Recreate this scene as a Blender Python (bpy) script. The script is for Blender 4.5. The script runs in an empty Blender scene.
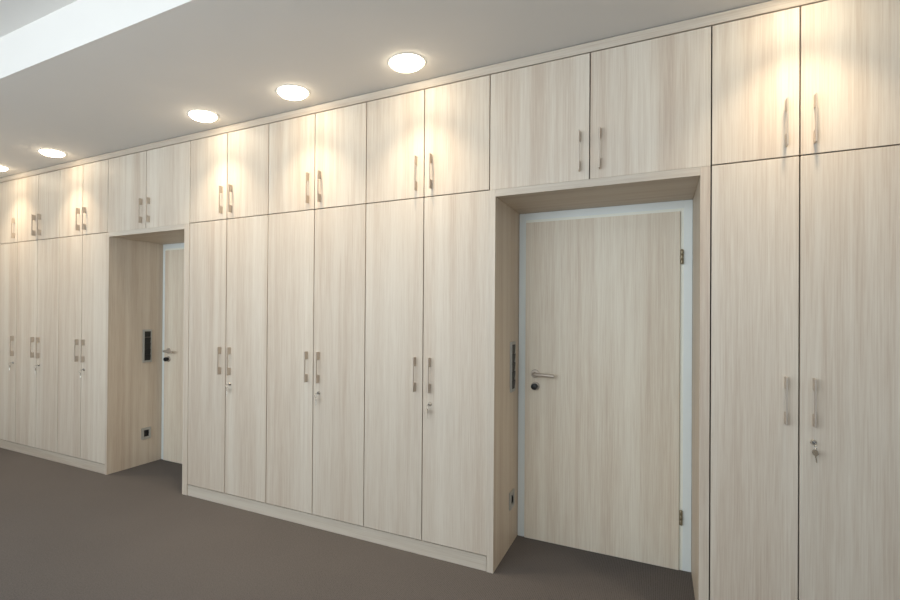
import bpy, bmesh, math, random
from mathutils import Vector, Matrix

S = bpy.context.scene
C = S.collection
PI = math.pi

# ------------------------------------------------------------------ look
S.view_settings.view_transform = 'Standard'
S.view_settings.look = 'None'
S.view_settings.exposure = 0.0
S.cycles.max_bounces = 10
S.cycles.diffuse_bounces = 6
S.cycles.sample_clamp_indirect = 6.0

# ------------------------------------------------------------------ materials
def new_mat(name):
    m = bpy.data.materials.new(name); m.use_nodes = True
    nt = m.node_tree
    b = nt.nodes['Principled BSDF']
    return m, nt, b

def node(nt, t, **kw):
    n = nt.nodes.new(t)
    for k, v in kw.items():
        if hasattr(n, k): setattr(n, k, v)
        else: n.inputs[k].default_value = v
    return n

def wood(name, axis='z', tint=(1, 1, 1), gain=1.0):
    """Bleached larch laminate: broad soft bands, medium streaks and fine fibres along one axis."""
    m, nt, b = new_mat(name)
    L = nt.links.new
    tc = node(nt, 'ShaderNodeTexCoord')
    oi = node(nt, 'ShaderNodeObjectInfo')
    off = node(nt, 'ShaderNodeVectorMath', operation='SCALE'); off.inputs[0].default_value = (37.3, 11.7, 23.9)
    L(oi.outputs['Random'], off.inputs['Scale'])
    add = node(nt, 'ShaderNodeVectorMath', operation='ADD')
    L(tc.outputs['Object'], add.inputs[0]); L(off.outputs[0], add.inputs[1])
    def stretched(a, c):
        mp = node(nt, 'ShaderNodeMapping')
        mp.inputs['Scale'].default_value = (a, a, c) if axis == 'z' else (c, a, a)
        L(add.outputs[0], mp.inputs['Vector'])
        return mp
    def noise(a, c, detail, rough, dist=0.0):
        n = node(nt, 'ShaderNodeTexNoise', Scale=1.0, Detail=detail, Roughness=rough, Distortion=dist)
        L(stretched(a, c).outputs[0], n.inputs['Vector'])
        return n.outputs['Fac']
    broad = noise(8.0, 0.28, 2.0, 0.5, 0.3)
    med = noise(26.0, 0.5, 4.0, 0.6, 0.25)
    fib = noise(190.0, 4.0, 3.0, 0.65)
    def mth(op, x, y):
        n = node(nt, 'ShaderNodeMath', operation=op)
        for i, v in enumerate((x, y)):
            if isinstance(v, (int, float)): n.inputs[i].default_value = v
            else: L(v, n.inputs[i])
        return n.outputs[0]
    s = mth('ADD', mth('MULTIPLY', broad, 0.44), mth('ADD', mth('MULTIPLY', med, 0.36), mth('MULTIPLY', fib, 0.46)))
    s = mth('SUBTRACT', s, 0.13)
    vo = node(nt, 'ShaderNodeTexVoronoi', Scale=1.0); L(stretched(2.6, 1.0).outputs[0], vo.inputs['Vector'])
    mr = node(nt, 'ShaderNodeMapRange', interpolation_type='SMOOTHSTEP')
    for k, v in (('From Min', 0.0), ('From Max', 0.055), ('To Min', 0.10), ('To Max', 0.0)): mr.inputs[k].default_value = v
    L(vo.outputs['Distance'], mr.inputs['Value'])
    s = mth('SUBTRACT', s, mr.outputs[0])
    cr = node(nt, 'ShaderNodeValToRGB')
    e = cr.color_ramp.elements
    stops = [(0.31, (0.545, 0.438, 0.350)), (0.43, (0.615, 0.521, 0.424)), (0.52, (0.668, 0.587, 0.490)), (0.64, (0.725, 0.655, 0.558))]
    e[0].position = stops[0][0]; e[1].position = stops[-1][0]
    for p, _ in stops[1:-1]: e.new(p)
    for el, (p, c) in zip(e, stops):
        el.position = p
        el.color = tuple(min(1, c[i] * tint[i] * gain) for i in range(3)) + (1,)
    L(s, cr.inputs['Fac'])
    # every board a touch lighter or darker than the next
    hv = node(nt, 'ShaderNodeHueSaturation')
    L(cr.outputs['Color'], hv.inputs['Color'])
    L(mth('ADD', mth('MULTIPLY', oi.outputs['Random'], 0.07), 0.965), hv.inputs['Value'])
    L(hv.outputs['Color'], b.inputs['Base Color'])
    b.inputs['Roughness'].default_value = 0.46
    b.inputs['Specular IOR Level'].default_value = 0.35
    bp = node(nt, 'ShaderNodeBump', Strength=0.05, Distance=0.002)
    L(fib, bp.inputs['Height']); L(bp.outputs[0], b.inputs['Normal'])
    return m

def plain(name, col, rough=0.5, metal=0.0, noise_amt=0.03, scale=60, bump=0.0):
    m, nt, b = new_mat(name)
    L = nt.links.new
    tc = node(nt, 'ShaderNodeTexCoord')
    n = node(nt, 'ShaderNodeTexNoise', Scale=scale, Detail=3.0)
    L(tc.outputs['Object'], n.inputs['Vector'])
    cr = node(nt, 'ShaderNodeValToRGB')
    e = cr.color_ramp.elements
    e[0].color = tuple(max(0, c * (1 - noise_amt)) for c in col) + (1,)
    e[1].color = tuple(min(1, c * (1 + noise_amt)) for c in col) + (1,)
    L(n.outputs['Fac'], cr.inputs['Fac']); L(cr.outputs['Color'], b.inputs['Base Color'])
    b.inputs['Roughness'].default_value = rough
    b.inputs['Metallic'].default_value = metal
    if bump:
        bp = node(nt, 'ShaderNodeBump', Strength=bump, Distance=0.003)
        L(n.outputs['Fac'], bp.inputs['Height']); L(bp.outputs[0], b.inputs['Normal'])
    return m

def carpet(name):
    m, nt, b = new_mat(name)
    L = nt.links.new
    tc = node(nt, 'ShaderNodeTexCoord')
    n = node(nt, 'ShaderNodeTexNoise', Scale=150.0, Detail=2.0)
    n2 = node(nt, 'ShaderNodeTexNoise', Scale=0.9, Detail=3.0)
    w = node(nt, 'ShaderNodeTexWave', wave_type='BANDS', bands_direction='X', Scale=38.0, Distortion=1.2, Detail=2.0)
    w.inputs['Detail Scale'].default_value = 4.0
    for t in (n, n2, w): L(tc.outputs['Object'], t.inputs['Vector'])
    mx = node(nt, 'ShaderNodeMath', operation='MULTIPLY_ADD'); mx.inputs[1].default_value = 0.45
    L(w.outputs['Fac'], mx.inputs[0]); L(n.outputs['Fac'], mx.inputs[2])
    mx2 = node(nt, 'ShaderNodeMath', operation='MULTIPLY_ADD'); mx2.inputs[1].default_value = 0.5
    L(n2.outputs['Fac'], mx2.inputs[0]); L(mx.outputs[0], mx2.inputs[2])
    cr = node(nt, 'ShaderNodeValToRGB')
    e = cr.color_ramp.elements
    e[0].position = 0.45; e[0].color = (0.066, 0.059, 0.056, 1)
    e[1].position = 1.0; e[1].color = (0.142, 0.128, 0.121, 1)
    L(mx2.outputs[0], cr.inputs['Fac']); L(cr.outputs['Color'], b.inputs['Base Color'])
    b.inputs['Roughness'].default_value = 0.95
    b.inputs['Specular IOR Level'].default_value = 0.1
    bp = node(nt, 'ShaderNodeBump', Strength=0.35, Distance=0.003)
    L(mx.outputs[0], bp.inputs['Height']); L(bp.outputs[0], b.inputs['Normal'])
    return m

def glow(name, col, strength):
    m, nt, b = new_mat(name)
    b.inputs['Base Color'].default_value = (*col, 1)
    b.inputs['Emission Color'].default_value = (*col, 1)
    b.inputs['Emission Strength'].default_value = strength
    return m

M_WOOD = wood('bleached wood, upright grain')
M_WOODH = wood('bleached wood, level grain', 'x', gain=0.91)
M_WOODD = wood('bleached wood, room doors', 'z', (0.99, 1.0, 0.975), 1.24)  # lightened copy of the wood: colour makes up for light missing in the niches
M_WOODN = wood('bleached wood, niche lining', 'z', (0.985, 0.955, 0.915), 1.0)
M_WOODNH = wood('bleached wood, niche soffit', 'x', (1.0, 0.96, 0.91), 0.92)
M_CARC = plain('cabinet body', (0.15, 0.11, 0.065), 0.7)  # shadow of the door gaps put into the colour, dark brown instead of wood
M_NICKEL = plain('brushed nickel', (0.56, 0.49, 0.42), 0.45, 0.5, 0.05, 200)
M_STEEL = plain('polished steel', (0.62, 0.60, 0.56), 0.22, 1.0, 0.04, 150)
M_BRASS = plain('hinge brass', (0.33, 0.28, 0.19), 0.4, 0.8, 0.05, 200)
M_BLACK = plain('black plastic', (0.008, 0.008, 0.009), 0.45)
M_ALU = plain('pale aluminium', (0.50, 0.49, 0.46), 0.45, 0.5)
M_FRAME = plain('white door frame lacquer', (0.84, 0.885, 0.87), 0.35, 0, 0.015, 20)
M_SEAL = plain('pale rubber seal', (0.92, 0.93, 0.84), 0.5)
M_PAINT = plain('white emulsion', (0.79, 0.765, 0.73), 0.9, 0, 0.015, 3, 0.02)
M_WALL = plain('white wall emulsion', (0.76, 0.75, 0.72), 0.9, 0, 0.015, 3, 0.02)
M_CARPET = carpet('grey brown carpet')
M_GLOW = glow('lit diffuser', (1.0, 0.86, 0.64), 20.0)
M_RIM = plain('white lamp rim', (0.85, 0.84, 0.80), 0.4)

# ------------------------------------------------------------------ mesh helpers
def box(bm, x0, x1, y0, y1, z0, z1, bev=0.0):
    r = bmesh.ops.create_cube(bm, size=1.0)
    vs = r['verts']
    bmesh.ops.scale(bm, vec=(x1 - x0, y1 - y0, z1 - z0), verts=vs)
    bmesh.ops.translate(bm, vec=((x0 + x1) / 2, (y0 + y1) / 2, (z0 + z1) / 2), verts=vs)
    if bev:
        es = list({e for v in vs for e in v.link_edges})
        bmesh.ops.bevel(bm, geom=es, offset=bev, segments=2, affect='EDGES', clamp_overlap=True)

def prism(bm, poly, axis, a0, a1):
    """extrude a closed 2-D polygon; axis 'x': poly is (y,z); axis 'y': (x,z); axis 'z': (x,y)"""
    def P(p, a):
        return {'x': (a, p[0], p[1]), 'y': (p[0], a, p[1]), 'z': (p[0], p[1], a)}[axis]
    A = [bm.verts.new(P(p, a0)) for p in poly]
    B = [bm.verts.new(P(p, a1)) for p in poly]
    n = len(poly)
    bm.faces.new(A); bm.faces.new(B[::-1])
    for i in range(n):
        bm.faces.new((A[i], B[i], B[(i + 1) % n], A[(i + 1) % n]))

def lathe(bm, prof, n=32, mat=None):
    """profile [(r, h)] turned about local Z; closed with caps where r == 0"""
    rings = []
    for r, h in prof:
        if r < 1e-6:
            rings.append([bm.verts.new((0, 0, h))])
        else:
            rings.append([bm.verts.new((r * math.cos(2 * PI * i / n), r * math.sin(2 * PI * i / n), h)) for i in range(n)])
    new = [v for rg in rings for v in rg]
    for a, b in zip(rings, rings[1:]):
        for i in range(n):
            j = (i + 1) % n
            if len(a) == 1 and len(b) == 1: continue
            if len(a) == 1: bm.faces.new((a[0], b[j], b[i]))
            elif len(b) == 1: bm.faces.new((a[i], a[j], b[0]))
            else: bm.faces.new((a[i], a[j], b[j], b[i]))
    if mat is not None: bmesh.ops.transform(bm, matrix=mat, verts=new)
    return new

def tube(bm, pts, r, n=14):
    pts = [Vector(p) for p in pts]
    rings = []
    for i, p in enumerate(pts):
        t = (pts[min(i + 1, len(pts) - 1)] - pts[max(i - 1, 0)]).normalized()
        up = Vector((0, 0, 1)) if abs(t.z) < 0.9 else Vector((0, 1, 0))
        u = t.cross(up).normalized(); v = u.cross(t)
        rr = r[i] if isinstance(r, (list, tuple)) else r
        rings.append([bm.verts.new(p + u * rr * math.cos(2 * PI * k / n) + v * rr * math.sin(2 * PI * k / n)) for k in range(n)])
    for a, b in zip(rings, rings[1:]):
        for k in range(n):
            j = (k + 1) % n
            bm.faces.new((a[k], a[j], b[j], b[k]))
    bm.faces.new(rings[0][::-1]); bm.faces.new(rings[-1])

def torus(bm, c, R, r, ax='x', n=24, k=8):
    vs = []
    for i in range(n):
        a = 2 * PI * i / n
        row = []
        for j in range(k):
            b = 2 * PI * j / k
            d = R + r * math.cos(b); h = r * math.sin(b)
            p = {'x': (h, d * math.cos(a), d * math.sin(a)), 'y': (d * math.cos(a), h, d * math.sin(a))}[ax]
            row.append(bm.verts.new((c[0] + p[0], c[1] + p[1], c[2] + p[2])))
        vs.append(row)
    for i in range(n):
        for j in range(k):
            bm.faces.new((vs[i][j], vs[(i + 1) % n][j], vs[(i + 1) % n][(j + 1) % k], vs[i][(j + 1) % k]))

TOY = Matrix.Rotation(PI / 2, 4, 'X')          # local +Z -> world -Y (out of the cupboard face)

def finish(bm, smooth=None):
    bmesh.ops.recalc_face_normals(bm, faces=bm.faces)
    me = bpy.data.meshes.new('mesh'); bm.to_mesh(me); bm.free()
    if smooth is not None:
        for p in me.polygons: p.use_smooth = True
        try: me.set_sharp_from_angle(angle=math.radians(smooth))
        except Exception: pass
    return me

def obj(name, me, mat, parent=None, loc=(0, 0, 0), smooth=None):
    if isinstance(me, bmesh.types.BMesh): me = finish(me, smooth)
    me.name = name
    o = bpy.data.objects.new(name, me); C.objects.link(o)
    if not me.materials: me.materials.append(mat)
    o.location = loc
    if parent: o.parent = parent
    return o

def tag(o, label, cat, group=None, kind=None):
    o['label'] = label; o['category'] = cat
    if group: o['group'] = group
    if kind: o['kind'] = kind
    return o

def thing(name, label, cat, loc, group=None, kind=None):
    o = bpy.data.objects.new(name, None); C.objects.link(o)
    o.empty_display_size = 0.1; o.location = loc
    return tag(o, label, cat, group, kind)

# ------------------------------------------------------------------ levels of the wall of cupboards (front face is Y = 0)
Z_CEIL, Z_TOP, Z_SPLIT, Z_LINT, Z_PL = 2.80, 2.745, 2.1055, 2.065, 0.085
G = 0.0027            # half a door gap
DT = 0.019            # door thickness
DEPTH = 0.52

# ------------------------------------------------------------------ setting
bm = bmesh.new(); box(bm, -6.2, 2.75, -4.4, 0.75, -0.10, 0.0)
tag(obj('floor', bm, M_CARPET), 'grey brown ribbed carpet floor', 'floor', kind='structure')
bm = bmesh.new()
prism(bm, [(0.75, Z_CEIL), (0.75, 3.25), (-4.4, 3.25), (-4.4, 3.047), (-1.177, 3.047), (-1.177, Z_CEIL)], 'x', -6.2, 2.75)
tag(obj('ceiling', bm, M_PAINT), 'white ceiling with a lowered strip along the cabinets', 'ceiling', kind='structure')
bm = bmesh.new(); box(bm, -6.2, 2.75, 0.625, 0.75, 0, Z_CEIL)
tag(obj('wall_back', bm, M_WALL), 'plain wall behind the cabinets and doors', 'wall', kind='structure')
bm = bmesh.new(); box(bm, -6.2, -6.085, -4.4, 0.625, 0, 3.047)
tag(obj('wall_left', bm, M_WALL), 'white side wall at the left end of the cabinets', 'wall', kind='structure')
bm = bmesh.new(); box(bm, 2.65, 2.75, -4.4, 0.625, 0, 3.047)
tag(obj('wall_right', bm, M_WALL), 'white side wall far to the right', 'wall', kind='structure')

# ------------------------------------------------------------------ shared meshes
def handle_mesh():
    """flat bracket pull: long foot plates top and bottom, slim bow standing off the door"""
    bm = bmesh.new()
    h, foot, d, t, w = 0.203, 0.052, 0.036, 0.009, 0.0029
    poly = [(0, 0), (0, foot), (-(d - t) + 0.002, foot), (-(d - t), foot + 0.002), (-(d - t), h - foot - 0.002), (-(d - t) + 0.002, h - foot),
            (0, h - foot), (0, h), (-d + 0.001, h), (-d, h - 0.001), (-d, 0.001), (-d + 0.001, 0)]
    prism(bm, poly, 'x', -w, w)
    bmesh.ops.bevel(bm, geom=[e for e in bm.edges if abs(e.verts[0].co.x - e.verts[1].co.x) < 1e-6], offset=0.0008, segments=1, affect='EDGES')
    return finish(bm)

def lock_mesh():
    bm = bmesh.new()
    lathe(bm, [(0, 0), (0.0115, 0), (0.0115, 0.003), (0.0095, 0.005), (0.0088, 0.010), (0.0075, 0.0115), (0.0022, 0.0115), (0.0018, 0.0085), (0, 0.0085)], 24, TOY)
    return finish(bm, 40)

def key_mesh(blade, bow):
    """flat key, blade along -Z from the origin, round bow above; lies in the YZ plane"""
    bm = bmesh.new()
    t = 0.0011
    n = 20
    poly = [(0.0028, 0.0), (0.0028, -blade * 0.25), (0.0012, -blade * 0.34), (0.0028, -blade * 0.45), (0.0010, -blade * 0.58), (0.0026, -blade * 0.72),
            (0.0015, -blade * 0.88), (0.0, -blade), (-0.0028, -blade * 0.92), (-0.0028, 0.0)]
    a0 = math.asin(0.0028 / bow)
    for i in range(1, n):
        a = -PI / 2 - a0 - (2 * PI - 2 * a0) * i / n
        poly.append((bow * math.cos(a), bow + bow * math.sin(a)))
    prism(bm, poly, 'x', -t, t)
    return finish(bm)

ME_HANDLE, ME_LOCK = handle_mesh(), lock_mesh()
ME_KEY, ME_SPARE = key_mesh(0.022, 0.0105), key_mesh(0.028, 0.0135)
bm = bmesh.new(); torus(bm, (0, 0, 0), 0.0125, 0.0010, 'x'); ME_RING = finish(bm, 60)

def door_part(root, x0, x1, z0, z1, hx, hz, lock, ox, oz, low=0.0):
    """one leaf (world extents) with its pull and, where there is one, its cam lock"""
    bm = bmesh.new(); cx = (x0 + x1) / 2
    box(bm, x0 + G - cx, x1 - G - cx, 0, DT, -low, z1 - z0 - 2 * G, 0.0010)
    d = obj('cabinet_door', bm, M_WOOD, root, (cx - ox, 0, z0 + G - oz))
    obj('handle', ME_HANDLE, M_NICKEL, d, (hx - cx, 0, hz - (z0 + G)))
    if lock: obj('lock', ME_LOCK, M_STEEL, d, (hx - cx, 0, 0.892 - (z0 + G)))
    return d

def carcass(root, x0, x1, z0, z1, ox, oz):
    t, e = 0.018, 0.0035
    bm = bmesh.new()
    a, b = x0 - ox + e, x1 - ox - e
    y0, y1 = DT + 0.002, DEPTH
    box(bm, a, a + t, y0, y1, z0 - oz + e, z1 - oz - e)
    box(bm, b - t, b, y0, y1, z0 - oz + e, z1 - oz - e)
    box(bm, a + t, b - t, y0, y1, z0 - oz + e, z0 - oz + t)
    box(bm, a + t, b - t, y0, y1, z1 - oz - t, z1 - oz - e)
    box(bm, a + t, b - t, y1 - 0.008, y1, z0 - oz + t, z1 - oz - t)
    for k in range(1, 5 if z1 - z0 > 1 else 2):
        zz = (z0 - oz) + (z1 - z0) * k / (5 if z1 - z0 > 1 else 2)
        box(bm, a + t, b - t, y0 + 0.03, y1 - 0.008, zz - 0.009, zz + 0.009)
    obj('carcass', bm, M_CARC, root)

HO = 0.0475       # pull centre to the meeting edge
def key_bunch(x, label):
    t = thing('key_bunch', label, 'keys', (x, 0, 0.892), 'keys hanging in the cabinet locks')
    k = obj('key', ME_KEY, M_STEEL, t, (0, -0.0135, 0)); k.rotation_euler = (PI / 2 + PI, 0, 0)
    obj('key_ring', ME_RING, M_STEEL, t, (0, -0.0345, -0.0135))
    s = obj('spare_key', ME_SPARE, M_STEEL, t, (0.001, -0.0335, -0.0505)); s.rotation_euler = (math.radians(-8), 0, math.radians(38))
    return t

def cabinet(kind, x0, x1, mid, label, x0u=None, group=None, handle_left=None):
    low = kind == 'tall_cabinet'
    z0, z1 = (Z_PL, Z_SPLIT) if low else (Z_SPLIT, Z_TOP)
    hz = 0.959 if low else 2.148
    ox, oz = (x0 + x1) / 2, z0
    drop = 0.0037 if 'above the' in label and 'niche' in label else 0.0    # these doors reach down to the lintel
    t = thing(kind, label, 'cabinet', (ox, 0, oz), group)
    carcass(t, x0, x1, z0, z1, ox, oz)
    if mid is None:
        door_part(t, x0, x1, z0, z1, x1 - HO, hz, low, ox, oz)
    else:
        door_part(t, x0, mid, z0, z1, mid - HO, hz, False, ox, oz, drop)
        door_part(t, mid, x1, z0, z1, mid + HO, hz, low, ox, oz, drop)
    return t

GT, GU = 'tall cabinets standing along the wall', 'overhead cabinets under the ceiling'
TALL = [(-6.060, -5.697, None, 'narrow single-door tall pale wood cabinet at the far left end of the row'),
        (-5.697, -4.961, -5.325, 'tall pale wood double-door cabinet, second from the far left end of the row'),
        (-4.961, -4.2395, -4.599, 'tall pale wood double-door cabinet directly left of the farther door niche'),
        (-3.212, -2.424, -2.818, 'tall pale wood double-door cabinet directly right of the farther door niche'),
        (-2.424, -1.631, -2.026, 'middle one of three tall double-door cabinets between the two door niches'),
        (-1.631, -0.8415, -1.235, 'tall pale wood double-door cabinet directly left of the nearer door niche'),
        (0.191, 0.830, 0.509, 'tall pale wood double-door cabinet right of the nearer door niche, largest in view')]
for x0, x1, m, lab in TALL: cabinet('tall_cabinet', x0, x1, m, lab, group=GT)
UPPER = [(-6.060, -5.697, None, 'narrow single-door overhead cabinet at the far left end under the ceiling'),
         (-5.697, -4.961, -5.325, 'overhead double-door cabinet, second from the far left end'),
         (-4.961, -4.232, -4.599, 'warm-lit overhead double-door cabinet directly left of the one above the farther door'),
         (-4.232, -3.210, -3.729, 'overhead double-door cabinet above the farther door niche'),
         (-3.210, -2.424, -2.818, 'warm-lit overhead double-door cabinet directly right of the one above the farther door'),
         (-2.424, -1.631, -2.026, 'middle one of three spotlit overhead cabinets between the two door niches'),
         (-1.631, -0.841, -1.235, 'spotlit overhead double-door cabinet directly left of the one above the nearer door'),
         (-0.841, 0.191, -0.326, 'wide overhead double-door cabinet above the nearer door niche'),
         (0.191, 0.830, 0.509, 'spotlit overhead double-door cabinet at the right edge, beside the nearer door niche')]
for x0, x1, m, lab in UPPER: cabinet('overhead_cabinet', x0, x1, m, lab, group=GU)

for x, lab in [(-5.697 - HO, 'keys in the lock of the single-door cabinet at the far left end'),
               (-5.325 + HO, 'keys in the lock of the second tall cabinet from the far left'),
               (-4.599 + HO, 'keys in the lock of the tall cabinet left of the farther door niche'),
               (-2.818 + HO, 'keys in the lock of the tall cabinet right of the farther door niche'),
               (-2.026 + HO, 'keys in the lock of the middle tall cabinet between the niches'),
               (-1.235 + HO, 'keys in the lock of the tall cabinet left of the nearer door niche'),
               (0.509 + HO, 'keys in the lock of the large tall cabinet at the right edge')]:
    key_bunch(x, lab)

# fascia under the ceiling, plinths
bm = bmesh.new(); box(bm, -6.060, 0.830, 0.0, DT, Z_TOP + 0.003, Z_CEIL - 0.004, 0.0008)
box(bm, -6.060, 0.830, DT, DEPTH, Z_TOP + 0.003, Z_TOP + 0.02)
tag(obj('fascia_board', bm, M_WOODH), 'long pale wood fascia strip between overhead cabinets and ceiling', 'fascia board')
for x0, x1, lab in [(-6.060, -4.243, 'low pale wood plinth under the cabinets left of the farther door niche'),
                    (-3.212, -0.846, 'long pale wood plinth under the three tall cabinets between the niches'),
                    (0.191, 0.830, 'pale wood plinth under the tall cabinet right of the nearer niche')]:
    bm = bmesh.new(); w = (x1 - x0) / 2 - 0.001
    box(bm, -w, w, 0.003, 0.022, 0, Z_PL - 0.0035, 0.0008)
    box(bm, -w, w, 0.42, 0.438, 0, Z_PL - 0.0035)
    for k in range(3):
        c = -w + 0.012 + (2 * w - 0.024) * k / 2
        box(bm, c - 0.009, c + 0.009, 0.022, 0.42, 0, Z_PL - 0.0035)
    tag(obj('plinth_board', bm, M_WOODH, None, ((x0 + x1) / 2, 0, 0)), lab, 'plinth', 'plinths under the tall cabinets')
# end panel closing the right end of the row
bm = bmesh.new(); box(bm, 0.832, 0.858, 0.0, 0.60, 0, Z_CEIL - 0.004, 0.001)
tag(obj('end_panel', bm, M_WOOD), 'upright pale wood panel closing the right end of the cabinets', 'panel')

# ------------------------------------------------------------------ door niches
def niche(xo0, xi0, xi1, xo1, which):
    ox = (xi0 + xi1) / 2
    t = thing('niche_lining', 'pale wood lining of the %s, two side panels and a lintel' % which, 'door niche', (ox, 0, 0), 'linings of the door niches')
    zt = Z_SPLIT - 0.002
    for a, b in ((xo0, xi0), (xi1, xo1)):
        bm = bmesh.new(); cx = (a + b) / 2
        box(bm, a - cx, b - cx, 0.0, 0.624, 0, zt, 0.0008)
        sp = obj('side_panel', bm, M_WOODN, t, (cx - ox, 0, 0))
        # front edging in the colour of the doors
        bm = bmesh.new()
        box(bm, a - cx, b - cx, -0.0006, 0.0004, 0, zt)
        obj('edge_strip', bm, M_WOOD, sp, (0, 0, 0))
    bm = bmesh.new()
    box(bm, xi0 - ox + 0.0005, xi1 - ox - 0.0005, 0.0, 0.624, Z_LINT, zt, 0.0008)
    l = obj('lintel', bm, M_WOODNH, t)
    bm = bmesh.new()
    box(bm, xi0 - ox + 0.0005, xi1 - ox - 0.0005, -0.0006, 0.0004, Z_LINT, zt)
    obj('edge_strip', bm, M_WOODH, l)
    return t

niche(-4.242, -4.212, -3.268, -3.213, 'farther door niche')
niche(-0.844, -0.807, 0.149, 0.188, 'nearer door niche')

# ------------------------------------------------------------------ room doors at the back of the niches
def lever_mesh():
    bm = bmesh.new()
    lathe(bm, [(0, 0), (0.0265, 0), (0.0265, 0.006), (0.024, 0.0085), (0.011, 0.0085), (0.0095, 0.011), (0.0095, 0.045)], 32, TOY)
    pts = [(0, -0.040, 0), (0, -0.050, 0), (0.003, -0.056, 0), (0.010, -0.0595, 0), (0.06, -0.060, -0.001), (0.112, -0.060, -0.003), (0.124, -0.060, -0.004)]
    tube(bm, pts, [0.0105, 0.0108, 0.0110, 0.0110, 0.0110, 0.0110, 0.0105], 18)
    return finish(bm, 45)
def rosette_mesh():
    bm = bmesh.new()
    lathe(bm, [(0, 0), (0.0265, 0), (0.0265, 0.006), (0.024, 0.0085), (0, 0.0085)], 32, TOY)
    return finish(bm, 40)
def knob_mesh():
    bm = bmesh.new()
    lathe(bm, [(0, 0.0085), (0.011, 0.0085), (0.011, 0.016), (0.0185, 0.020), (0.0195, 0.024), (0.0195, 0.042), (0.0175, 0.047), (0.010, 0.049), (0, 0.0495)], 32, TOY)
    return finish(bm, 40)
def hinge_mesh():
    bm = bmesh.new()
    for z0, z1 in ((0, 0.026), (0.0268, 0.053), (0.0538, 0.080)):
        lathe(bm, [(0, z0), (0.0072, z0), (0.0080, z0 + 0.001), (0.0080, z1 - 0.001), (0.0072, z1), (0, z1)], 18)
    lathe(bm, [(0, 0.080), (0.005, 0.080), (0.0045, 0.083), (0, 0.0835)], 14)
    return finish(bm, 40)
ME_LEVER, ME_ROSE, ME_KNOB, ME_HINGE = lever_mesh(), rosette_mesh(), knob_mesh(), hinge_mesh()

def room_door(name, xi0, xi1, label):
    YF, YL = 0.547, 0.536                  # faces of frame and leaf
    lx0, lx1, zt = xi0 + 0.0465, xi1 - 0.0605, 2.002
    ox = (xi0 + xi1) / 2
    t = thing(name, label, 'door', (ox, YF, 0), kind='structure')
    # frame: stepped profile swept round three sides
    bm = bmesh.new()
    a, b = xi0 - ox + 0.001, xi1 - ox - 0.001
    fl, fr, ft = lx0 - ox - 0.005, lx1 - ox + 0.018, zt + 0.018
    box(bm, a, fl, 0, 0.0765, 0, Z_LINT - 0.001, 0.002)
    box(bm, fr, b, 0, 0.0765, 0, Z_LINT - 0.001, 0.002)
    box(bm, fl, fr, 0, 0.0765, ft, Z_LINT - 0.001, 0.002)
    fo = obj('door_frame', bm, M_FRAME, t)
    # rebate with its pale seal, a step back from the frame face
    bm = bmesh.new()
    sy0, sy1 = 0.0025, 0.070
    box(bm, fl, lx0 - ox - 0.0015, sy0, sy1, 0, ft)
    box(bm, lx1 - ox + 0.0015, fr, sy0, sy1, 0, ft)
    box(bm, lx0 - ox - 0.0015, lx1 - ox + 0.0015, sy0, sy1, zt + 0.0015, ft)
    obj('rebate_seal', bm, M_SEAL, fo)
    bm = bmesh.new(); cx = (lx0 + lx1) / 2
    box(bm, lx0 - cx, lx1 - cx, 0, 0.04, 0, zt - 0.002, 0.0015)
    leaf = obj('door_leaf', bm, M_WOODD, t, (cx - ox, YL - YF, 0.002))
    hx = lx0 + 0.062 - cx
    obj('lever_handle', ME_LEVER, M_NICKEL, leaf, (hx, 0, 1.044))
    obj('lock_rosette', ME_ROSE, M_NICKEL, leaf, (hx + 0.002, 0, 0.966))
    k = obj('lock_knob', ME_KNOB, M_BLACK, leaf, (hx + 0.002, 0, 0.966)); k['label'] = 'black turning knob'
    for z in (1.706, 0.256):
        obj('hinge', ME_HINGE, M_BRASS, leaf, (lx1 + 0.008 - cx, -0.002, z - 0.002))
    return t

room_door('door_1', -4.212, -3.268, 'pale wood room door in the farther niche, half hidden by cabinets')
room_door('door_2', -0.807, 0.149, 'pale wood room door in white frame in the nearer niche')

# ------------------------------------------------------------------ wall units on the left side panel of each niche (they face +X)
def control_panel(x, which):
    y0, y1, z0, z1 = 0.335, 0.430, 0.945, 1.250
    t = thing('control_panel', 'narrow black control panel in a metal frame inside the %s' % which, 'control panel', (x, (y0 + y1) / 2, z0), 'control panels on the niche sides')
    w, h = (y1 - y0) / 2, z1 - z0
    bm = bmesh.new(); f = 0.0165
    box(bm, 0, 0.011, -w, -w + f, 0, h, 0.002); box(bm, 0, 0.011, w - f, w, 0, h, 0.002)
    box(bm, 0, 0.011, -w + f, w - f, 0, f, 0.002); box(bm, 0, 0.011, -w + f, w - f, h - f, h, 0.002)
    obj('panel_frame', bm, M_ALU, t)
    a, b, c = f + 0.0008, f + 0.216, h - f - 0.0008
    y0, y1 = -w + f + 0.0005, w - f - 0.0005
    bm = bmesh.new()
    prism(bm, [(0, b + 0.002), (0.011, b + 0.002), (0.0135, c - 0.003), (0.0125, c), (0, c)], 'y', y0, y1)
    obj('indicator', bm, M_BLACK, t)
    pts, n = [(0, a)], 4                       # ridged front: four rockers over one another
    for k in range(n):
        za, zb = a + (b - a) * k / n, a + (b - a) * (k + 1) / n
        pts += [(0.0095, za + 0.0004), (0.0150, zb - 0.006), (0.0135, zb - 0.0004)]
    pts.append((0, b))
    bm = bmesh.new(); prism(bm, pts, 'y', y0, y1)
    obj('rocker_row', bm, M_BLACK, t)

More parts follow.
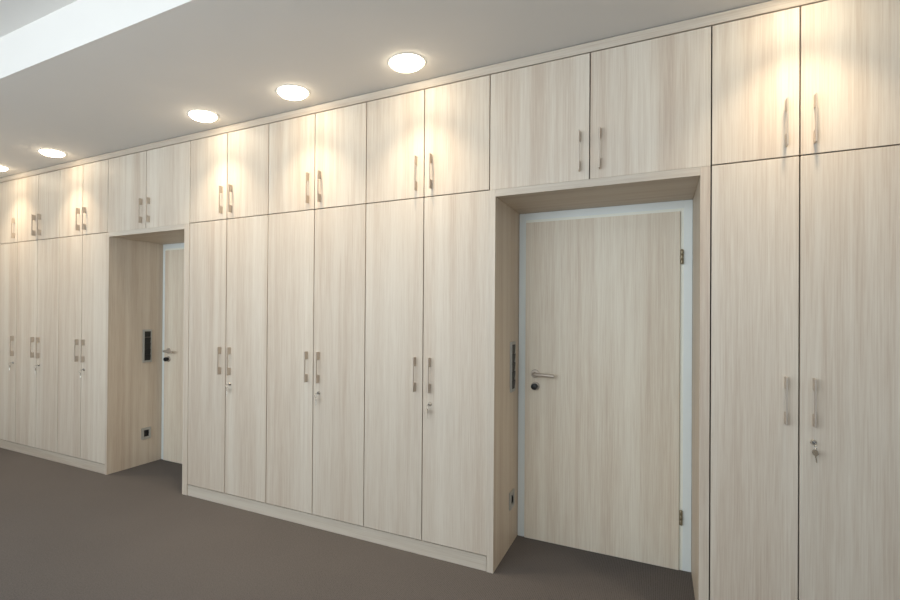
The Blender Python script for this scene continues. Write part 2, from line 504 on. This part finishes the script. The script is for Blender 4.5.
def socket(x, which):
    y0, y1, z0, z1 = 0.332, 0.430, 0.232, 0.337
    t = thing('wall_socket', 'square wall socket with black insert low inside the %s' % which, 'socket', (x, (y0 + y1) / 2, z0), 'sockets on the niche sides')
    w, h = (y1 - y0) / 2, z1 - z0
    bm = bmesh.new(); f = 0.023
    box(bm, 0, 0.010, -w, -w + f, 0, h, 0.002); box(bm, 0, 0.010, w - f, w, 0, h, 0.002)
    box(bm, 0, 0.010, -w + f, w - f, 0, f, 0.002); box(bm, 0, 0.010, -w + f, w - f, h - f, h, 0.002)
    obj('cover_frame', bm, M_ALU, t)
    bm = bmesh.new()
    # black insert: flat surround with a round well and two contact holes
    box(bm, 0.0, 0.002, -w + f + 0.0005, w - f - 0.0005, f + 0.0005, h - f - 0.0005)
    R = Matrix.Translation((0.002, 0, h / 2)) @ Matrix.Rotation(PI / 2, 4, 'Y')
    lathe(bm, [(0.020, 0), (0.0235, 0), (0.0235, 0.006), (0.020, 0.006), (0.020, 0)], 28, R)
    for s in (-1, 1):
        lathe(bm, [(0, 0), (0.003, 0), (0.003, 0.0012), (0, 0.0012)], 10, Matrix.Translation((0.002, s * 0.0095, h / 2)) @ Matrix.Rotation(PI / 2, 4, 'Y'))
    obj('socket_insert', bm, M_BLACK, t, smooth=40)

for x, w in ((-4.212, 'farther door niche'), (-0.807, 'nearer door niche')):
    control_panel(x, w); socket(x, w)

# ------------------------------------------------------------------ downlights in the lowered ceiling
def disc_mesh():
    bm = bmesh.new()
    lathe(bm, [(0, -0.026), (0.03, -0.0255), (0.060, -0.0235), (0.080, -0.0185), (0.090, -0.0105), (0.094, -0.001), (0, -0.001)], 40)
    return finish(bm, 60)
def rim_mesh():
    bm = bmesh.new()
    lathe(bm, [(0.095, -0.0005), (0.095, -0.003), (0.100, -0.004), (0.106, -0.0025), (0.108, -0.0005), (0.095, -0.0005)], 40)
    return finish(bm, 60)
ME_DISC, ME_RIM = disc_mesh(), rim_mesh()
GL = 'downlights in the ceiling'
for x, y, lab in [(-5.640, -0.222, 'ceiling downlight cut by the left edge, farthest of the row'),
                  (-4.672, -0.228, 'second farthest ceiling downlight, left of the farther door niche'),
                  (-2.835, -0.215, 'middle ceiling downlight, above the cabinets just right of the farther niche'),
                  (-2.034, -0.225, 'second nearest ceiling downlight, above the middle of the three central cabinets'),
                  (-1.240, -0.235, 'nearest and largest visible ceiling downlight, left of the nearer door niche'),
                  (0.500, -0.225, 'ceiling downlight above the right-hand cabinet beside the nearer niche')]:
    t = thing('ceiling_downlight', lab, 'downlight', (x, y, Z_CEIL), GL)
    obj('rim', ME_RIM, M_RIM, t)
    obj('diffuser', ME_DISC, M_GLOW, t)
    ld = bpy.data.lights.new('spot', 'SPOT'); ld.energy = 50.0; ld.color = (1.0, 0.81, 0.58)
    ld.spot_size = math.radians(102); ld.spot_blend = 1.0; ld.shadow_soft_size = 0.05
    lo = bpy.data.objects.new('spot_lamp', ld); C.objects.link(lo); lo.parent = t; lo.location = (0, 0, -0.032)

# ------------------------------------------------------------------ daylight from the window side behind the camera, plus added niche fills
def rear_light(x, z, w, h, e, col, y=-4.3, rx=0.0, rz=0.0):
    ld = bpy.data.lights.new('daylight_and_fill', 'AREA'); ld.shape = 'RECTANGLE'; ld.size = w; ld.size_y = h
    ld.energy = e; ld.color = col
    o = bpy.data.objects.new('daylight_and_fill', ld); C.objects.link(o)
    o.location = (x, y, z); o.rotation_euler = (PI / 2 + rx, 0, rz)
for x, e in ((-4.9, 27.0), (-3.1, 44.0), (-1.3, 56.0), (0.5, 12.0), (2.2, 12.0)):  # the two rightmost are added fill lamps for the niches, past the window row
    rear_light(x, 1.95, 1.5, 1.5, e, (0.85, 0.942, 1.0), rx=math.radians(24))

w = bpy.data.worlds.new('world'); S.world = w; w.use_nodes = True
nt = w.node_tree; bg = nt.nodes['Background']
bg.inputs['Color'].default_value = (0.76, 0.87, 1.0, 1); bg.inputs['Strength'].default_value = 0.30

# ------------------------------------------------------------------ camera (solved from the picture)
cd = bpy.data.cameras.new('camera'); co = bpy.data.objects.new('camera', cd); C.objects.link(co)
f, yw, pt, rl = 507.712, math.radians(28.41638), math.radians(0.28635), math.radians(0.427474)
F0 = Vector((-math.sin(yw), math.cos(yw), 0)); R0 = Vector((math.cos(yw), math.sin(yw), 0)); U0 = Vector((0, 0, 1))
F1 = F0 * math.cos(pt) + U0 * math.sin(pt); U1 = U0 * math.cos(pt) - F0 * math.sin(pt)
R2 = R0 * math.cos(rl) + U1 * math.sin(rl); U2 = U1 * math.cos(rl) - R0 * math.sin(rl)
Mx = Matrix((R2, U2, -F1)).transposed().to_4x4()
Mx.translation = Vector((-0.022996, -2.742876, 1.422071))
co.matrix_world = Mx
cd.sensor_fit = 'HORIZONTAL'; cd.sensor_width = 36.0; cd.lens = f / 900 * 36.0
cd.shift_x = 67.493 / 900; cd.shift_y = 10.279 / 900
cd.clip_start = 0.05
S.camera = co
